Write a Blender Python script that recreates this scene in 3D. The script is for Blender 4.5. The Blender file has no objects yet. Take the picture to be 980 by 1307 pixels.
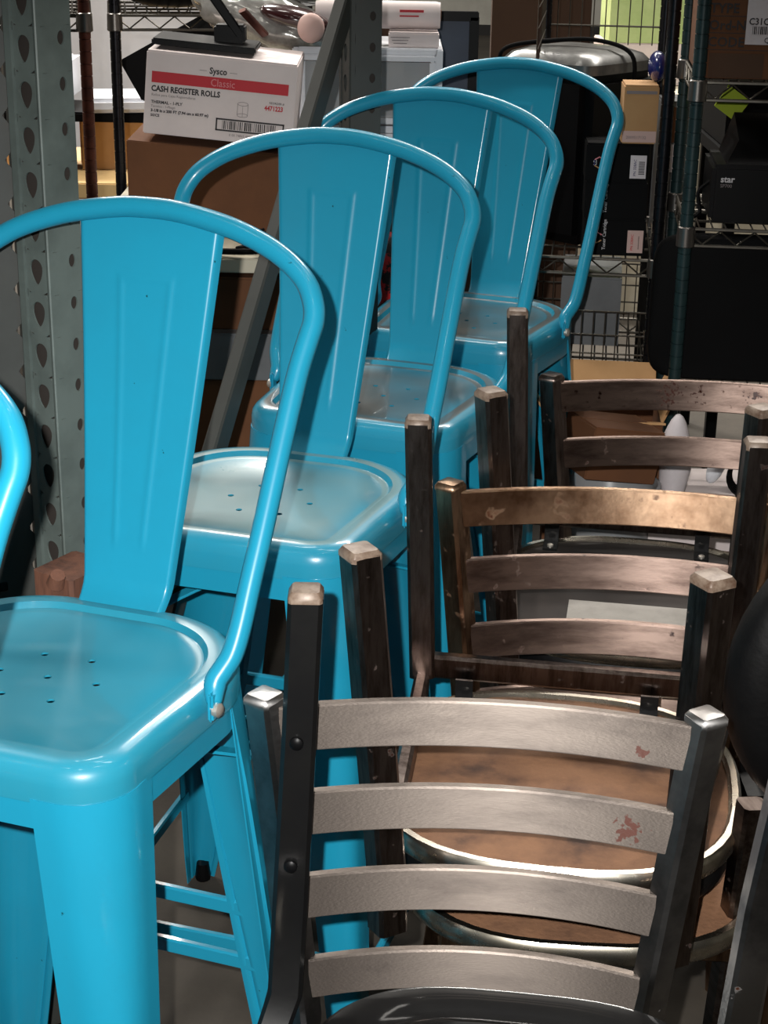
import bpy, bmesh, math, random
from mathutils import Vector, Matrix, noise
random.seed(7)
PI = math.pi
sc = bpy.context.scene
COL = sc.collection

# ------------------------------------------------------------------ camera
cam_d = bpy.data.cameras.new('camera'); cam = bpy.data.objects.new('camera', cam_d); COL.objects.link(cam)
cam_d.sensor_fit = 'HORIZONTAL'; cam_d.sensor_width = 36.0; cam_d.lens = 2150.6/980*36.0
cam_d.clip_start = .02; cam_d.clip_end = 100
TH, ROLL, CH = .3673, .0169, 1.5464
cam.matrix_world = Matrix.Translation((0, 0, CH)) @ Matrix.Rotation(PI/2-TH, 4, 'X') @ Matrix.Rotation(ROLL, 4, 'Z')
sc.camera = cam
# ------------------------------------------------------------------ world and lights
w = bpy.data.worlds.new('world'); sc.world = w; w.use_nodes = True
w.node_tree.nodes['Background'].inputs[0].default_value = (1.0, .93, .84, 1)
w.node_tree.nodes['Background'].inputs[1].default_value = .015
def spot(name, loc, tgt, watt, size, angle, blend=.6, col=(1, 1, 1)):
    d = bpy.data.lights.new(name, 'SPOT'); d.energy = watt; d.shadow_soft_size = size
    d.spot_size = angle; d.spot_blend = blend; d.color = col
    o = bpy.data.objects.new(name, d); COL.objects.link(o); o.location = loc
    o.rotation_euler = (Vector(tgt)-Vector(loc)).to_track_quat('-Z', 'Y').to_euler(); return o
def area(name, loc, tgt, watt, sx, sy, col=(1, .95, .88)):
    d = bpy.data.lights.new(name, 'AREA'); d.shape = 'RECTANGLE'; d.size = sx; d.size_y = sy; d.energy = watt; d.color = col
    o = bpy.data.objects.new(name, d); COL.objects.link(o); o.location = loc
    o.rotation_euler = (Vector(tgt)-Vector(loc)).to_track_quat('-Z', 'Y').to_euler(); return o
spot('camera_flash', (-.050, .0, 1.585), (-.12, 1.5, .66), 232, .008, 1.22, 1., (1, .98, .95))
for k, p in enumerate(((-1.3, .9), (-.3, .3), (.9, .9), (-.5, -1.0), (.3, 2.6))): area('ceiling_lamp_near', (*p, 4.4), (p[0]*.5, 1.7, 0), 3.0, .45, .09)
area('ceiling_lamp_side', (1.6, 2.2, 5.2), (.6, 2.4, 0), 12, .25, 1.2)
area('ceiling_lamp_rear', (-.6, 4.4, 5.2), (-.4, 4.2, 0), 18, 1.2, .25)
area('ceiling_lamp_packing', (-2.4, 3.9, 4.0), (-1.0, 5.6, .6), 110, .8, .3)
area('ceiling_lamp_floor', (2.2, 5.6, 4.4), (1.2, 4.9, 0), 90, .8, .3)
area('ceiling_lamp_aisle_left', (-2.0, 8.5, 5.2), (-2.0, 8.5, 0), 600, 2.4, .3)
area('ceiling_lamp_aisle_right', (1.5, 7.0, 5.2), (1.5, 7.2, 0), 320, 2.4, .3)
vs = sc.view_settings
vs.view_transform = 'Standard'; vs.look = 'None'; vs.exposure = 0.0; vs.gamma = 1.0; vs.use_curve_mapping = False

# ------------------------------------------------------------------ materials
def lin(c):
    return tuple((x/255/12.92 if x/255 <= .04045 else ((x/255+.055)/1.055)**2.4) for x in c)
def mat(name, c, rough=.5, metal=0., c2=None, scale=8., amt=.5, detail=5., lo=.4, hi=.65, bump=0., bscale=60., coat=0.,
        stretch=(1, 1, 1), c3=None, s3=25., lo3=.6, hi3=.7, spec=.5, rough2=None, alpha=1., trans=0.):
    m = bpy.data.materials.new(name); m.use_nodes = True
    nt = m.node_tree; N = nt.nodes; L = nt.links; b = N['Principled BSDF']
    b.inputs['Base Color'].default_value = (*lin(c), 1); b.inputs['Roughness'].default_value = rough
    b.inputs['Metallic'].default_value = metal; b.inputs['Coat Weight'].default_value = coat
    b.inputs['Coat Roughness'].default_value = .08
    b.inputs['Specular IOR Level'].default_value = spec
    if trans: b.inputs['Transmission Weight'].default_value = trans
    if alpha < 1: b.inputs['Alpha'].default_value = alpha
    tc = N.new('ShaderNodeTexCoord'); mp = N.new('ShaderNodeMapping'); mp.inputs['Scale'].default_value = stretch
    L.new(tc.outputs['Object'], mp.inputs[0])
    last = None
    if c2 is not None:
        n = N.new('ShaderNodeTexNoise'); n.inputs['Scale'].default_value = scale; n.inputs['Detail'].default_value = detail
        n.inputs['Roughness'].default_value = .65
        L.new(mp.outputs[0], n.inputs['Vector'])
        r = N.new('ShaderNodeMapRange'); r.inputs[1].default_value = lo; r.inputs[2].default_value = hi
        r.inputs[4].default_value = amt; L.new(n.outputs[0], r.inputs[0])
        mx = N.new('ShaderNodeMix'); mx.data_type = 'RGBA'; L.new(r.outputs[0], mx.inputs[0])
        mx.inputs[6].default_value = (*lin(c), 1); mx.inputs[7].default_value = (*lin(c2), 1)
        last = mx.outputs[2]
        if rough2 is not None:
            rr = N.new('ShaderNodeMapRange'); rr.inputs[1].default_value = lo; rr.inputs[2].default_value = hi
            rr.inputs[3].default_value = rough; rr.inputs[4].default_value = rough2
            L.new(n.outputs[0], rr.inputs[0]); L.new(rr.outputs[0], b.inputs['Roughness'])
    if c3 is not None:
        n = N.new('ShaderNodeTexNoise'); n.inputs['Scale'].default_value = s3; n.inputs['Detail'].default_value = 8
        L.new(tc.outputs['Object'], n.inputs['Vector'])
        r = N.new('ShaderNodeMapRange'); r.inputs[1].default_value = lo3; r.inputs[2].default_value = hi3
        L.new(n.outputs[0], r.inputs[0])
        mx = N.new('ShaderNodeMix'); mx.data_type = 'RGBA'; L.new(r.outputs[0], mx.inputs[0])
        if last: L.new(last, mx.inputs[6])
        else: mx.inputs[6].default_value = (*lin(c), 1)
        mx.inputs[7].default_value = (*lin(c3), 1); last = mx.outputs[2]
        if metal > 0:
            q = N.new('ShaderNodeMapRange'); q.inputs[3].default_value = metal; q.inputs[4].default_value = .1
            L.new(r.outputs[0], q.inputs[0]); L.new(q.outputs[0], b.inputs['Metallic'])
    if last: L.new(last, b.inputs['Base Color'])
    if bump:
        n = N.new('ShaderNodeTexNoise'); n.inputs['Scale'].default_value = bscale; n.inputs['Detail'].default_value = 4
        L.new(mp.outputs[0], n.inputs['Vector'])
        bp = N.new('ShaderNodeBump'); bp.inputs['Strength'].default_value = bump; bp.inputs['Distance'].default_value = .002
        L.new(n.outputs[0], bp.inputs['Height']); L.new(bp.outputs[0], b.inputs['Normal'])
    return m
M = {}
M['teal'] = mat('turquoise_paint', (28, 142, 174), .3, c2=(30, 134, 164), scale=5, amt=.5, coat=.4, c3=(16, 70, 78), s3=55, lo3=.735, hi3=.75)
M['teal_seat'] = mat('turquoise_paint_dust_sheen', (30, 136, 164), .26, c2=(48, 134, 154), scale=4.5, amt=.55, coat=.8, lo=.35, hi=.7, rough2=.4)
M['teal_dull_sheen'] = mat('turquoise_paint_dull_dust_sheen', (36, 140, 170), .26, c2=(44, 134, 158), scale=4, amt=.6, coat=.8, lo=.35, hi=.65, rough2=.36)
M['steel'] = mat('brushed_steel', (124, 115, 108), .46, 1., c2=(86, 79, 75), scale=7, amt=.8, bump=.08, bscale=190, stretch=(1, 4, 4), lo=.40, hi=.68, c3=(62, 30, 20), s3=30, lo3=.95, hi3=.99, rough2=.56)
M['steel_post'] = mat('brushed_steel_post', (168, 166, 164), .42, 1., c2=(104, 104, 106), scale=9, amt=.9, bump=.1, bscale=150, c3=(60, 34, 24), s3=60, lo3=.72, hi3=.78)
M['steel_dark'] = mat('dark_clearcoat_steel', (122, 110, 104), .34, 1., c2=(66, 54, 48), scale=16, amt=.8, bump=.06, bscale=90, stretch=(6, 6, 1), c3=(40, 18, 12), s3=70, lo3=.66, hi3=.74)
M['steel_bronze'] = mat('bronzed_rusty_steel', (196, 164, 136), .34, 1., c2=(112, 82, 60), scale=9, amt=.9, bump=.10, bscale=60, c3=(70, 36, 20), s3=34, lo3=.62, hi3=.72)
M['steel_slat_dark'] = mat('dull_steel_slat', (150, 130, 120), .40, 1., c2=(92, 76, 70), scale=8, amt=.8, bump=.06, bscale=110, stretch=(1, 6, 6), c3=(48, 22, 15), s3=60, lo3=.64, hi3=.72)
M['bronze_post'] = mat('bronzed_steel_post', (176, 146, 120), .36, 1., c2=(90, 66, 50), scale=14, amt=.9, bump=.1, bscale=90, stretch=(4, 4, .7), c3=(60, 30, 18), s3=60, lo3=.64, hi3=.72)
M['cap'] = mat('worn_plastic_glide', (128, 112, 98), .45, .1, c2=(84, 62, 48), scale=60, amt=.9)
M['black_paint'] = mat('black_painted_metal', (9, 9, 10), .5, 0., c2=(15, 15, 14), scale=30, amt=.6, bump=.1, spec=.2, coat=.35, c3=(110, 84, 60), s3=70, lo3=.74, hi3=.77)
M['vinyl'] = mat('black_vinyl', (5, 5, 6), .5, c2=(12, 12, 12), scale=25, amt=.5, bump=.2, bscale=120, spec=.22)
M['chrome'] = mat('chrome_edge_band', (225, 218, 204), .24, 1., c2=(140, 134, 118), scale=14, amt=.8, rough2=.3)
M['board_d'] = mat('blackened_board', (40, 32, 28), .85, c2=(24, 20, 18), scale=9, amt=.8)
M['board'] = mat('worn_particle_board', (126, 90, 64), .85, c2=(78, 52, 38), scale=9, amt=.9, bump=.5, bscale=140, c3=(48, 34, 28), s3=9, lo3=.55, hi3=.72)
M['screw'] = mat('zinc_screw', (214, 208, 198), .4, .8)
M['rack'] = mat('grey_green_rack_paint', (98, 108, 104), .5, .1, c2=(74, 82, 79), scale=7, amt=.8, bump=.15, bscale=50, c3=(136, 138, 132), s3=14, lo3=.66, hi3=.72)
M['rack2'] = mat('grey_rack_paint', (54, 56, 53), .55, .0, c2=(44, 46, 43), scale=8, amt=.8, c3=(60, 52, 46), s3=25, lo3=.66, hi3=.74)
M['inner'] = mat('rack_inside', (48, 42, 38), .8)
M['wood'] = mat('rough_red_timber', (112, 72, 54), .8, c2=(70, 44, 34), scale=6, amt=.9, stretch=(5, 5, 1), bump=.5, bscale=40)
M['floor'] = mat('dusty_concrete', (66, 60, 52), .8, c2=(46, 41, 35), scale=3, amt=.9, detail=9, bump=.3, bscale=90, c3=(78, 72, 63), s3=1.6, lo3=.52, hi3=.7)
M['wall'] = mat('grey_warehouse_wall', (168, 166, 158), .9, c2=(140, 138, 130), scale=2, amt=.6)
M['kraft'] = mat('brown_cardboard', (108, 68, 40), .85, c2=(90, 56, 33), scale=5, amt=.7, bump=.15, bscale=90)
M['kraft_l'] = mat('light_cardboard', (188, 146, 100), .85, c2=(170, 128, 84), scale=5, amt=.7, bump=.1)
M['kraft_d'] = mat('dark_cardboard', (86, 62, 46), .9, c2=(74, 52, 38), scale=3, amt=.7)
M['white_box'] = mat('white_carton_board', (226, 214, 212), .7, c2=(210, 198, 196), scale=6, amt=.6)
M['white'] = mat('white_plastic', (220, 222, 228), .4, c2=(200, 202, 208), scale=6, amt=.5)
M['grey_pl'] = mat('grey_plastic', (110, 112, 114), .4, c2=(88, 90, 92), scale=7, amt=.6)
M['clear'] = mat('frosted_clear_plastic', (176, 178, 180), .3, alpha=.55)
M['black'] = mat('black_plastic', (9, 9, 10), .4, c2=(12, 12, 13), scale=9, amt=.6, spec=.15)
M['black_m'] = mat('matte_black', (4, 4, 5), .75, c2=(7, 7, 8), scale=9, spec=.15)
M['case_top'] = mat('grey_brushed_cover', (128, 128, 124), .28, .3, c2=(70, 70, 70), scale=9, amt=.9)
M['red'] = mat('red_print', (190, 30, 44), .6)
M['ink'] = mat('black_ink', (34, 28, 30), .6)
M['ink_g'] = mat('grey_ink', (132, 122, 122), .6)
M['ink_w'] = mat('white_print', (206, 202, 204), .6)
M['ink_p'] = mat('pink_print', (214, 130, 136), .6)
M['label'] = mat('paper_label', (214, 206, 208), .7, c2=(200, 190, 192), scale=30)
M['label_grey'] = mat('dusty_paper', (150, 146, 140), .8, c2=(120, 116, 110), scale=20)
M['label_pink'] = mat('pinkish_label', (200, 168, 160), .7)
M['pole_teal'] = mat('dark_epoxy_pole', (34, 56, 58), .4, .3, c2=(24, 40, 42), scale=20)
M['pole_black'] = mat('black_chrome_pole', (46, 46, 50), .26, .8, c2=(28, 28, 30), scale=20)
M['pole_rust'] = mat('rusty_brown_pole', (92, 48, 36), .45, .4, c2=(60, 30, 24), scale=20, amt=.9)
M['wire'] = mat('wire_shelf_zinc', (126, 122, 114), .35, .9, c2=(90, 84, 76), scale=30)
M['wire_d'] = mat('dark_wire', (58, 54, 48), .4, .8)
M['collar'] = mat('zinc_collar', (120, 116, 112), .32, .9)
M['table'] = mat('pale_laminate', (196, 188, 168), .5, c2=(180, 172, 152), scale=6)
M['plywood'] = mat('pale_plywood', (214, 182, 128), .7, c2=(196, 162, 108), scale=5)
M['wrap'] = mat('silvery_plastic_wrap', (186, 186, 182), .2, .45, c2=(116, 114, 108), scale=14, amt=.9, bump=1., bscale=22)
M['maroon'] = mat('maroon_vinyl', (52, 24, 26), .2, coat=.5)
M['green'] = mat('lime_green_plastic', (176, 196, 40), .6)
M['greenery'] = mat('pale_green_print', (196, 214, 150), .8, c2=(140, 176, 96), scale=5)
M['blue'] = mat('dark_blue_plastic', (24, 32, 96), .25, coat=.5)
M['picture'] = mat('blue_grey_print', (52, 66, 88), .5, c2=(32, 42, 60), scale=7)
M['redbag'] = mat('red_black_check', (176, 34, 38), .5, c2=(20, 16, 18), scale=45, amt=1., lo=.48, hi=.52)
M['rustred'] = mat('dark_red_print', (110, 40, 26), .6)
M['paint_fleck'] = mat('bare_metal_fleck', (20, 70, 76), .6)

def dust_and_sheen(m, c, amt, lo=.975, hi=.995):  # tints upward faces: dust plus reflected surroundings put into the colour
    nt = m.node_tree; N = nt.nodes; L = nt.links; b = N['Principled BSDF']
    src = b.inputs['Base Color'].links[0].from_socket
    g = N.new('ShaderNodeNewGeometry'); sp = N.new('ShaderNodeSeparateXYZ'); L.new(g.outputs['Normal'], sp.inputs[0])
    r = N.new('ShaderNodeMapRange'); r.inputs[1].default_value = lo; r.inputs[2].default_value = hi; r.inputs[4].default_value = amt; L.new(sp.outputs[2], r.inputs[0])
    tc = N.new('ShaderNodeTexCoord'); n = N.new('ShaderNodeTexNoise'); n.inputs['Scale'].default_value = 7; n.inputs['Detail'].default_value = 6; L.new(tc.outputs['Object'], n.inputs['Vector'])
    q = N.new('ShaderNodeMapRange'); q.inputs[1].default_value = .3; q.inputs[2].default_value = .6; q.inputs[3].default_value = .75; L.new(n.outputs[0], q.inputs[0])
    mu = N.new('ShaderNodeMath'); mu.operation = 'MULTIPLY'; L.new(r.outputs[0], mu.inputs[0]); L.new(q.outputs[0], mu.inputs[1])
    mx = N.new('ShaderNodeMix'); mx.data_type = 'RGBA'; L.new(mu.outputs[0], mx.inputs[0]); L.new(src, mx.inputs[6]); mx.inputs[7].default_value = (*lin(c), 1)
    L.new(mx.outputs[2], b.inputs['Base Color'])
M['teal_pale_sheen'] = mat('turquoise_paint_pale_dust_sheen', (36, 140, 170), .26, c2=(44, 134, 158), scale=4, amt=.6, coat=.8, lo=.35, hi=.65, rough2=.36)
def aniso(m, amt, vec):
    nt = m.node_tree; N = nt.nodes; L = nt.links; b = N['Principled BSDF']
    b.inputs['Anisotropic'].default_value = amt
    vt = N.new('ShaderNodeVectorTransform'); vt.vector_type = 'VECTOR'; vt.convert_from = 'OBJECT'; vt.convert_to = 'WORLD'
    vt.inputs[0].default_value = vec; L.new(vt.outputs[0], b.inputs['Tangent'])
dust_and_sheen(M['teal_pale_sheen'], (122, 148, 148), .85)  # pale dust with a bright reflection painted into the seat top
dust_and_sheen(M['teal_dull_sheen'], (92, 86, 78), .92)  # brownish dust with reflected dark surroundings painted into the seat tops
dust_and_sheen(M['teal_seat'], (70, 120, 130), .35)  # mild dust tint with painted reflection on the near seat tops
def rust_spots(m, pts, c=(84, 42, 30)):
    # rust patches with a place of their own on the part (object coordinates)
    nt = m.node_tree; N = nt.nodes; L = nt.links; b = N['Principled BSDF']
    src = b.inputs['Base Color'].links[0].from_socket; tc = N.new('ShaderNodeTexCoord')
    n = N.new('ShaderNodeTexNoise'); n.inputs['Scale'].default_value = 150; n.inputs['Detail'].default_value = 3; L.new(tc.outputs['Object'], n.inputs['Vector'])
    acc = None
    for p, r in pts:
        d = N.new('ShaderNodeVectorMath'); d.operation = 'DISTANCE'; d.inputs[1].default_value = p; L.new(tc.outputs['Object'], d.inputs[0])
        q = N.new('ShaderNodeMapRange'); q.inputs[1].default_value = 0; q.inputs[2].default_value = r; q.inputs[3].default_value = .36; q.inputs[4].default_value = -.2; L.new(d.outputs['Value'], q.inputs[0])
        if acc is None: acc = q.outputs[0]
        else:
            mx_ = N.new('ShaderNodeMath'); mx_.operation = 'MAXIMUM'; L.new(acc, mx_.inputs[0]); L.new(q.outputs[0], mx_.inputs[1]); acc = mx_.outputs[0]
    ad = N.new('ShaderNodeMath'); ad.operation = 'ADD'; L.new(acc, ad.inputs[0]); L.new(n.outputs[0], ad.inputs[1])
    t_ = N.new('ShaderNodeMapRange'); t_.inputs[1].default_value = .62; t_.inputs[2].default_value = .68; L.new(ad.outputs[0], t_.inputs[0])
    mx = N.new('ShaderNodeMix'); mx.data_type = 'RGBA'; L.new(t_.outputs[0], mx.inputs[0]); L.new(src, mx.inputs[6]); mx.inputs[7].default_value = (*lin(c), 1); L.new(mx.outputs[2], b.inputs['Base Color'])
    mt_ = N.new('ShaderNodeMath'); mt_.operation = 'SUBTRACT'; mt_.inputs[0].default_value = 1.; L.new(t_.outputs[0], mt_.inputs[1]); L.new(mt_.outputs[0], b.inputs['Metallic'])
rust_spots(M['steel'], [((.143, 0, .690), .026), ((.138, 0, .682), .014), ((.150, 0, .775), .012), ((-.01, 0, .714), .010)])
M['steel_slat_rust'] = M['steel_slat_dark'].copy(); rust_spots(M['steel_slat_rust'], [((-.02, 0, .79), .05), ((.02, 0, .785), .04), ((-.09, 0, .78), .02), ((.10, 0, .79), .03)], (66, 30, 20)); aniso(M['steel_slat_rust'], .85, (0, 0, 1))
for k_ in ('steel', 'steel_slat_dark', 'steel_bronze'): aniso(M[k_], .85, (0, 0, 1))
for k_ in ('steel_post', 'steel_dark', 'bronze_post'): aniso(M[k_], .75, (1, 0, 0))
# ------------------------------------------------------------------ helpers
def setp(o, label=None, cat=None, group=None, kind=None):
    if label: o['label'] = label
    if cat: o['category'] = cat
    if group: o['group'] = group
    if kind: o['kind'] = kind
    return o
def thing(name, label, cat, loc=(0, 0, 0), rz=0, group=None, mtx=None):
    o = bpy.data.objects.new(name, None); COL.objects.link(o); o.empty_display_size = .05
    if mtx is not None: o.matrix_world = mtx
    else: o.location = loc; o.rotation_euler = (0, 0, rz)
    return setp(o, label, cat, group)
class MB:
    def __init__(s): s.bm = bmesh.new()
    def quad_strip(s, rings, closed=True, cap=(True, True)):
        bm = s.bm; R = [[bm.verts.new(p) for p in r] for r in rings]; n = len(R[0])
        for a, b in zip(R, R[1:]):
            for i in range(n if closed else n-1):
                j = (i+1) % n
                bm.faces.new((a[i], a[j], b[j], b[i]))
        if cap[0]: bm.faces.new(R[0][::-1])
        if cap[1]: bm.faces.new(R[-1])
        return R
    def box(s, c, d, m=None, bev=0.):
        m = m or Matrix.Identity(3); c = Vector(c)
        x, y, z = d[0]/2, d[1]/2, d[2]/2
        tmp = bmesh.new()
        bmesh.ops.create_cube(tmp, size=1.)
        for v in tmp.verts: v.co = Vector((v.co.x*d[0], v.co.y*d[1], v.co.z*d[2]))
        if bev: bmesh.ops.bevel(tmp, geom=tmp.edges[:], offset=bev, segments=2, affect='EDGES')
        vm = {}
        for v in tmp.verts: vm[v] = s.bm.verts.new(m @ v.co + c)
        for f in tmp.faces: s.bm.faces.new([vm[v] for v in f.verts])
        tmp.free(); return s
    def tube(s, pts, r, n=10, closed=False, cap=True):
        pts = [Vector(p) for p in pts]; rings = []; N = len(pts)
        rad = r if isinstance(r, (list, tuple)) else [r]*N
        up = None
        for i, p in enumerate(pts):
            a = pts[(i-1) % N] if (closed or i > 0) else p
            b = pts[(i+1) % N] if (closed or i < N-1) else p
            t = (b-a).normalized()
            if up is None:
                up = Vector((0, 0, 1)) if abs(t.z) < .9 else Vector((0, 1, 0))
            u = (up - t*up.dot(t)).normalized(); v = t.cross(u); up = u
            rings.append([p+(u*math.cos(2*PI*k/n)+v*math.sin(2*PI*k/n))*rad[i] for k in range(n)])
        if closed: rings.append(rings[0]); 
        if closed:
            bm = s.bm; R = [[bm.verts.new(q) for q in r_] for r_ in rings[:-1]]
            for i in range(N):
                a, b = R[i], R[(i+1) % N]
                for k in range(n): bm.faces.new((a[k], a[(k+1) % n], b[(k+1) % n], b[k]))
        else: s.quad_strip(rings, True, (cap, cap))
        return s
    def bar(s, pts, w, d, rot=0., bev=.004, side=None):
        """square tube along pts; w across x', d along y'; rot about its axis (world z based)"""
        pts = [Vector(p) for p in pts]; rings = []
        for i, p in enumerate(pts):
            a = pts[max(i-1, 0)]; b = pts[min(i+1, len(pts)-1)]; t = (b-a).normalized()
            ref = Vector(side) if side else Vector((math.cos(rot), math.sin(rot), 0))
            u = (ref - t*ref.dot(t)).normalized(); v = t.cross(u)
            hw, hd = (w[i] if isinstance(w, (list, tuple)) else w)/2, (d[i] if isinstance(d, (list, tuple)) else d)/2
            c = min(bev, hw*.45, hd*.45)
            prof = [(hw-c, -hd), (hw, -hd+c), (hw, hd-c), (hw-c, hd), (-hw+c, hd), (-hw, hd-c), (-hw, -hd+c), (-hw+c, -hd)]
            rings.append([p+u*x+v*y for x, y in prof])
        s.quad_strip(rings); return s
    def revolve(s, prof, c=(0, 0, 0), n=20, m=None):
        m = m or Matrix.Identity(3); c = Vector(c)
        rings = [[c+m @ Vector((r*math.cos(2*PI*k/n), r*math.sin(2*PI*k/n), z)) for k in range(n)] for r, z in prof]
        s.quad_strip(rings); return s
    def poly(s, pts, th=None):
        s.bm.faces.new([s.bm.verts.new(p) for p in pts]); return s
    def build(s, name, m, parent=None, smooth=True, angle=40, xf=None, kind=None, label=None):
        bmesh.ops.recalc_face_normals(s.bm, faces=s.bm.faces[:])
        me = bpy.data.meshes.new(name)
        if xf is not None: s.bm.transform(xf)
        s.bm.to_mesh(me); s.bm.free()
        me.materials.append(M[m] if isinstance(m, str) else m)
        if smooth:
            me.polygons.foreach_set('use_smooth', [True]*len(me.polygons))
            try: me.set_sharp_from_angle(angle=math.radians(angle))
            except Exception: pass
        o = bpy.data.objects.new(name, me); COL.objects.link(o)
        if parent: o.parent = parent
        if kind: o['kind'] = kind
        if label: o['label'] = label
        return o
def bake_mod(o, th, angle):
    m_ = o.modifiers.new('s', 'SOLIDIFY'); m_.thickness = th; m_.offset = -1
    dg = bpy.context.evaluated_depsgraph_get(); me = bpy.data.meshes.new_from_object(o.evaluated_get(dg))
    mm = o.data.materials[0]; o.modifiers.clear(); o.data = me; me.materials.clear(); me.materials.append(mm)
    me.polygons.foreach_set('use_smooth', [True]*len(me.polygons)); me.set_sharp_from_angle(angle=math.radians(angle))
def dup(root, mtx_loc, rz, label, name=None):
    def cp(o, par):
        c = o.copy(); COL.objects.link(c); c.parent = par
        for ch in list(o.children): cp(ch, c)
        return c
    r = cp(root, None); r.location = mtx_loc; r.rotation_euler = (0, 0, rz); r['label'] = label
    return r
def smooth_path(ctrl, n=8):
    P = [Vector(p) for p in ctrl]; out = []
    for i in range(len(P)-1):
        p0 = P[max(i-1, 0)]; p1 = P[i]; p2 = P[i+1]; p3 = P[min(i+2, len(P)-1)]
        for k in range(n):
            t = k/n
            out.append(.5*((2*p1)+(p2-p0)*t+(2*p0-5*p1+4*p2-p3)*t*t+(3*p1-p0-3*p2+p3)*t**3))
    out.append(P[-1]); return out
def text(name, s, size, parent, x, y, z, m='ink', rx=PI/2, rz=0, ry=0, ext=.0004, align='LEFT', bold=0., sx=1.):
    cu = bpy.data.curves.new(name, 'FONT'); cu.body = s; cu.size = size; cu.extrude = ext; cu.align_x = align
    cu.offset = bold; cu.resolution_u = 2
    t = bpy.data.objects.new('tmp', cu); COL.objects.link(t)
    dg = bpy.context.evaluated_depsgraph_get()
    me = bpy.data.meshes.new_from_object(t.evaluated_get(dg)); bpy.data.objects.remove(t)
    me.materials.clear(); me.materials.append(M[m])
    o = bpy.data.objects.new(name, me); COL.objects.link(o); o.parent = parent
    o.matrix_local = Matrix.Translation((x, y, z)) @ Matrix.Rotation(rz, 4, 'Z') @ Matrix.Rotation(rx, 4, 'X') @ Matrix.Rotation(ry, 4, 'Z') @ Matrix.Scale(sx, 4, (1, 0, 0))
    return o

# ------------------------------------------------------------------ setting
f = MB(); f.box((0, 7, -.05), (16, 20, .1)); f.build('floor', 'floor', kind='structure')
f = MB(); f.box((0, 7, 5.65), (16, 20, .1)); f.build('ceiling', 'wall', kind='structure')
for sx_, nm_ in ((-1, 'wall_left'), (1, 'wall_right')):
    f = MB(); f.box((sx_*8.05, 7, 2.8), (.1, 20, 5.6)); f.build(nm_, 'wall', kind='structure')
f = MB(); f.box((0, 17.05, 2.8), (16, .1, 5.4)); f.build('wall_back', 'wall', kind='structure')

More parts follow.
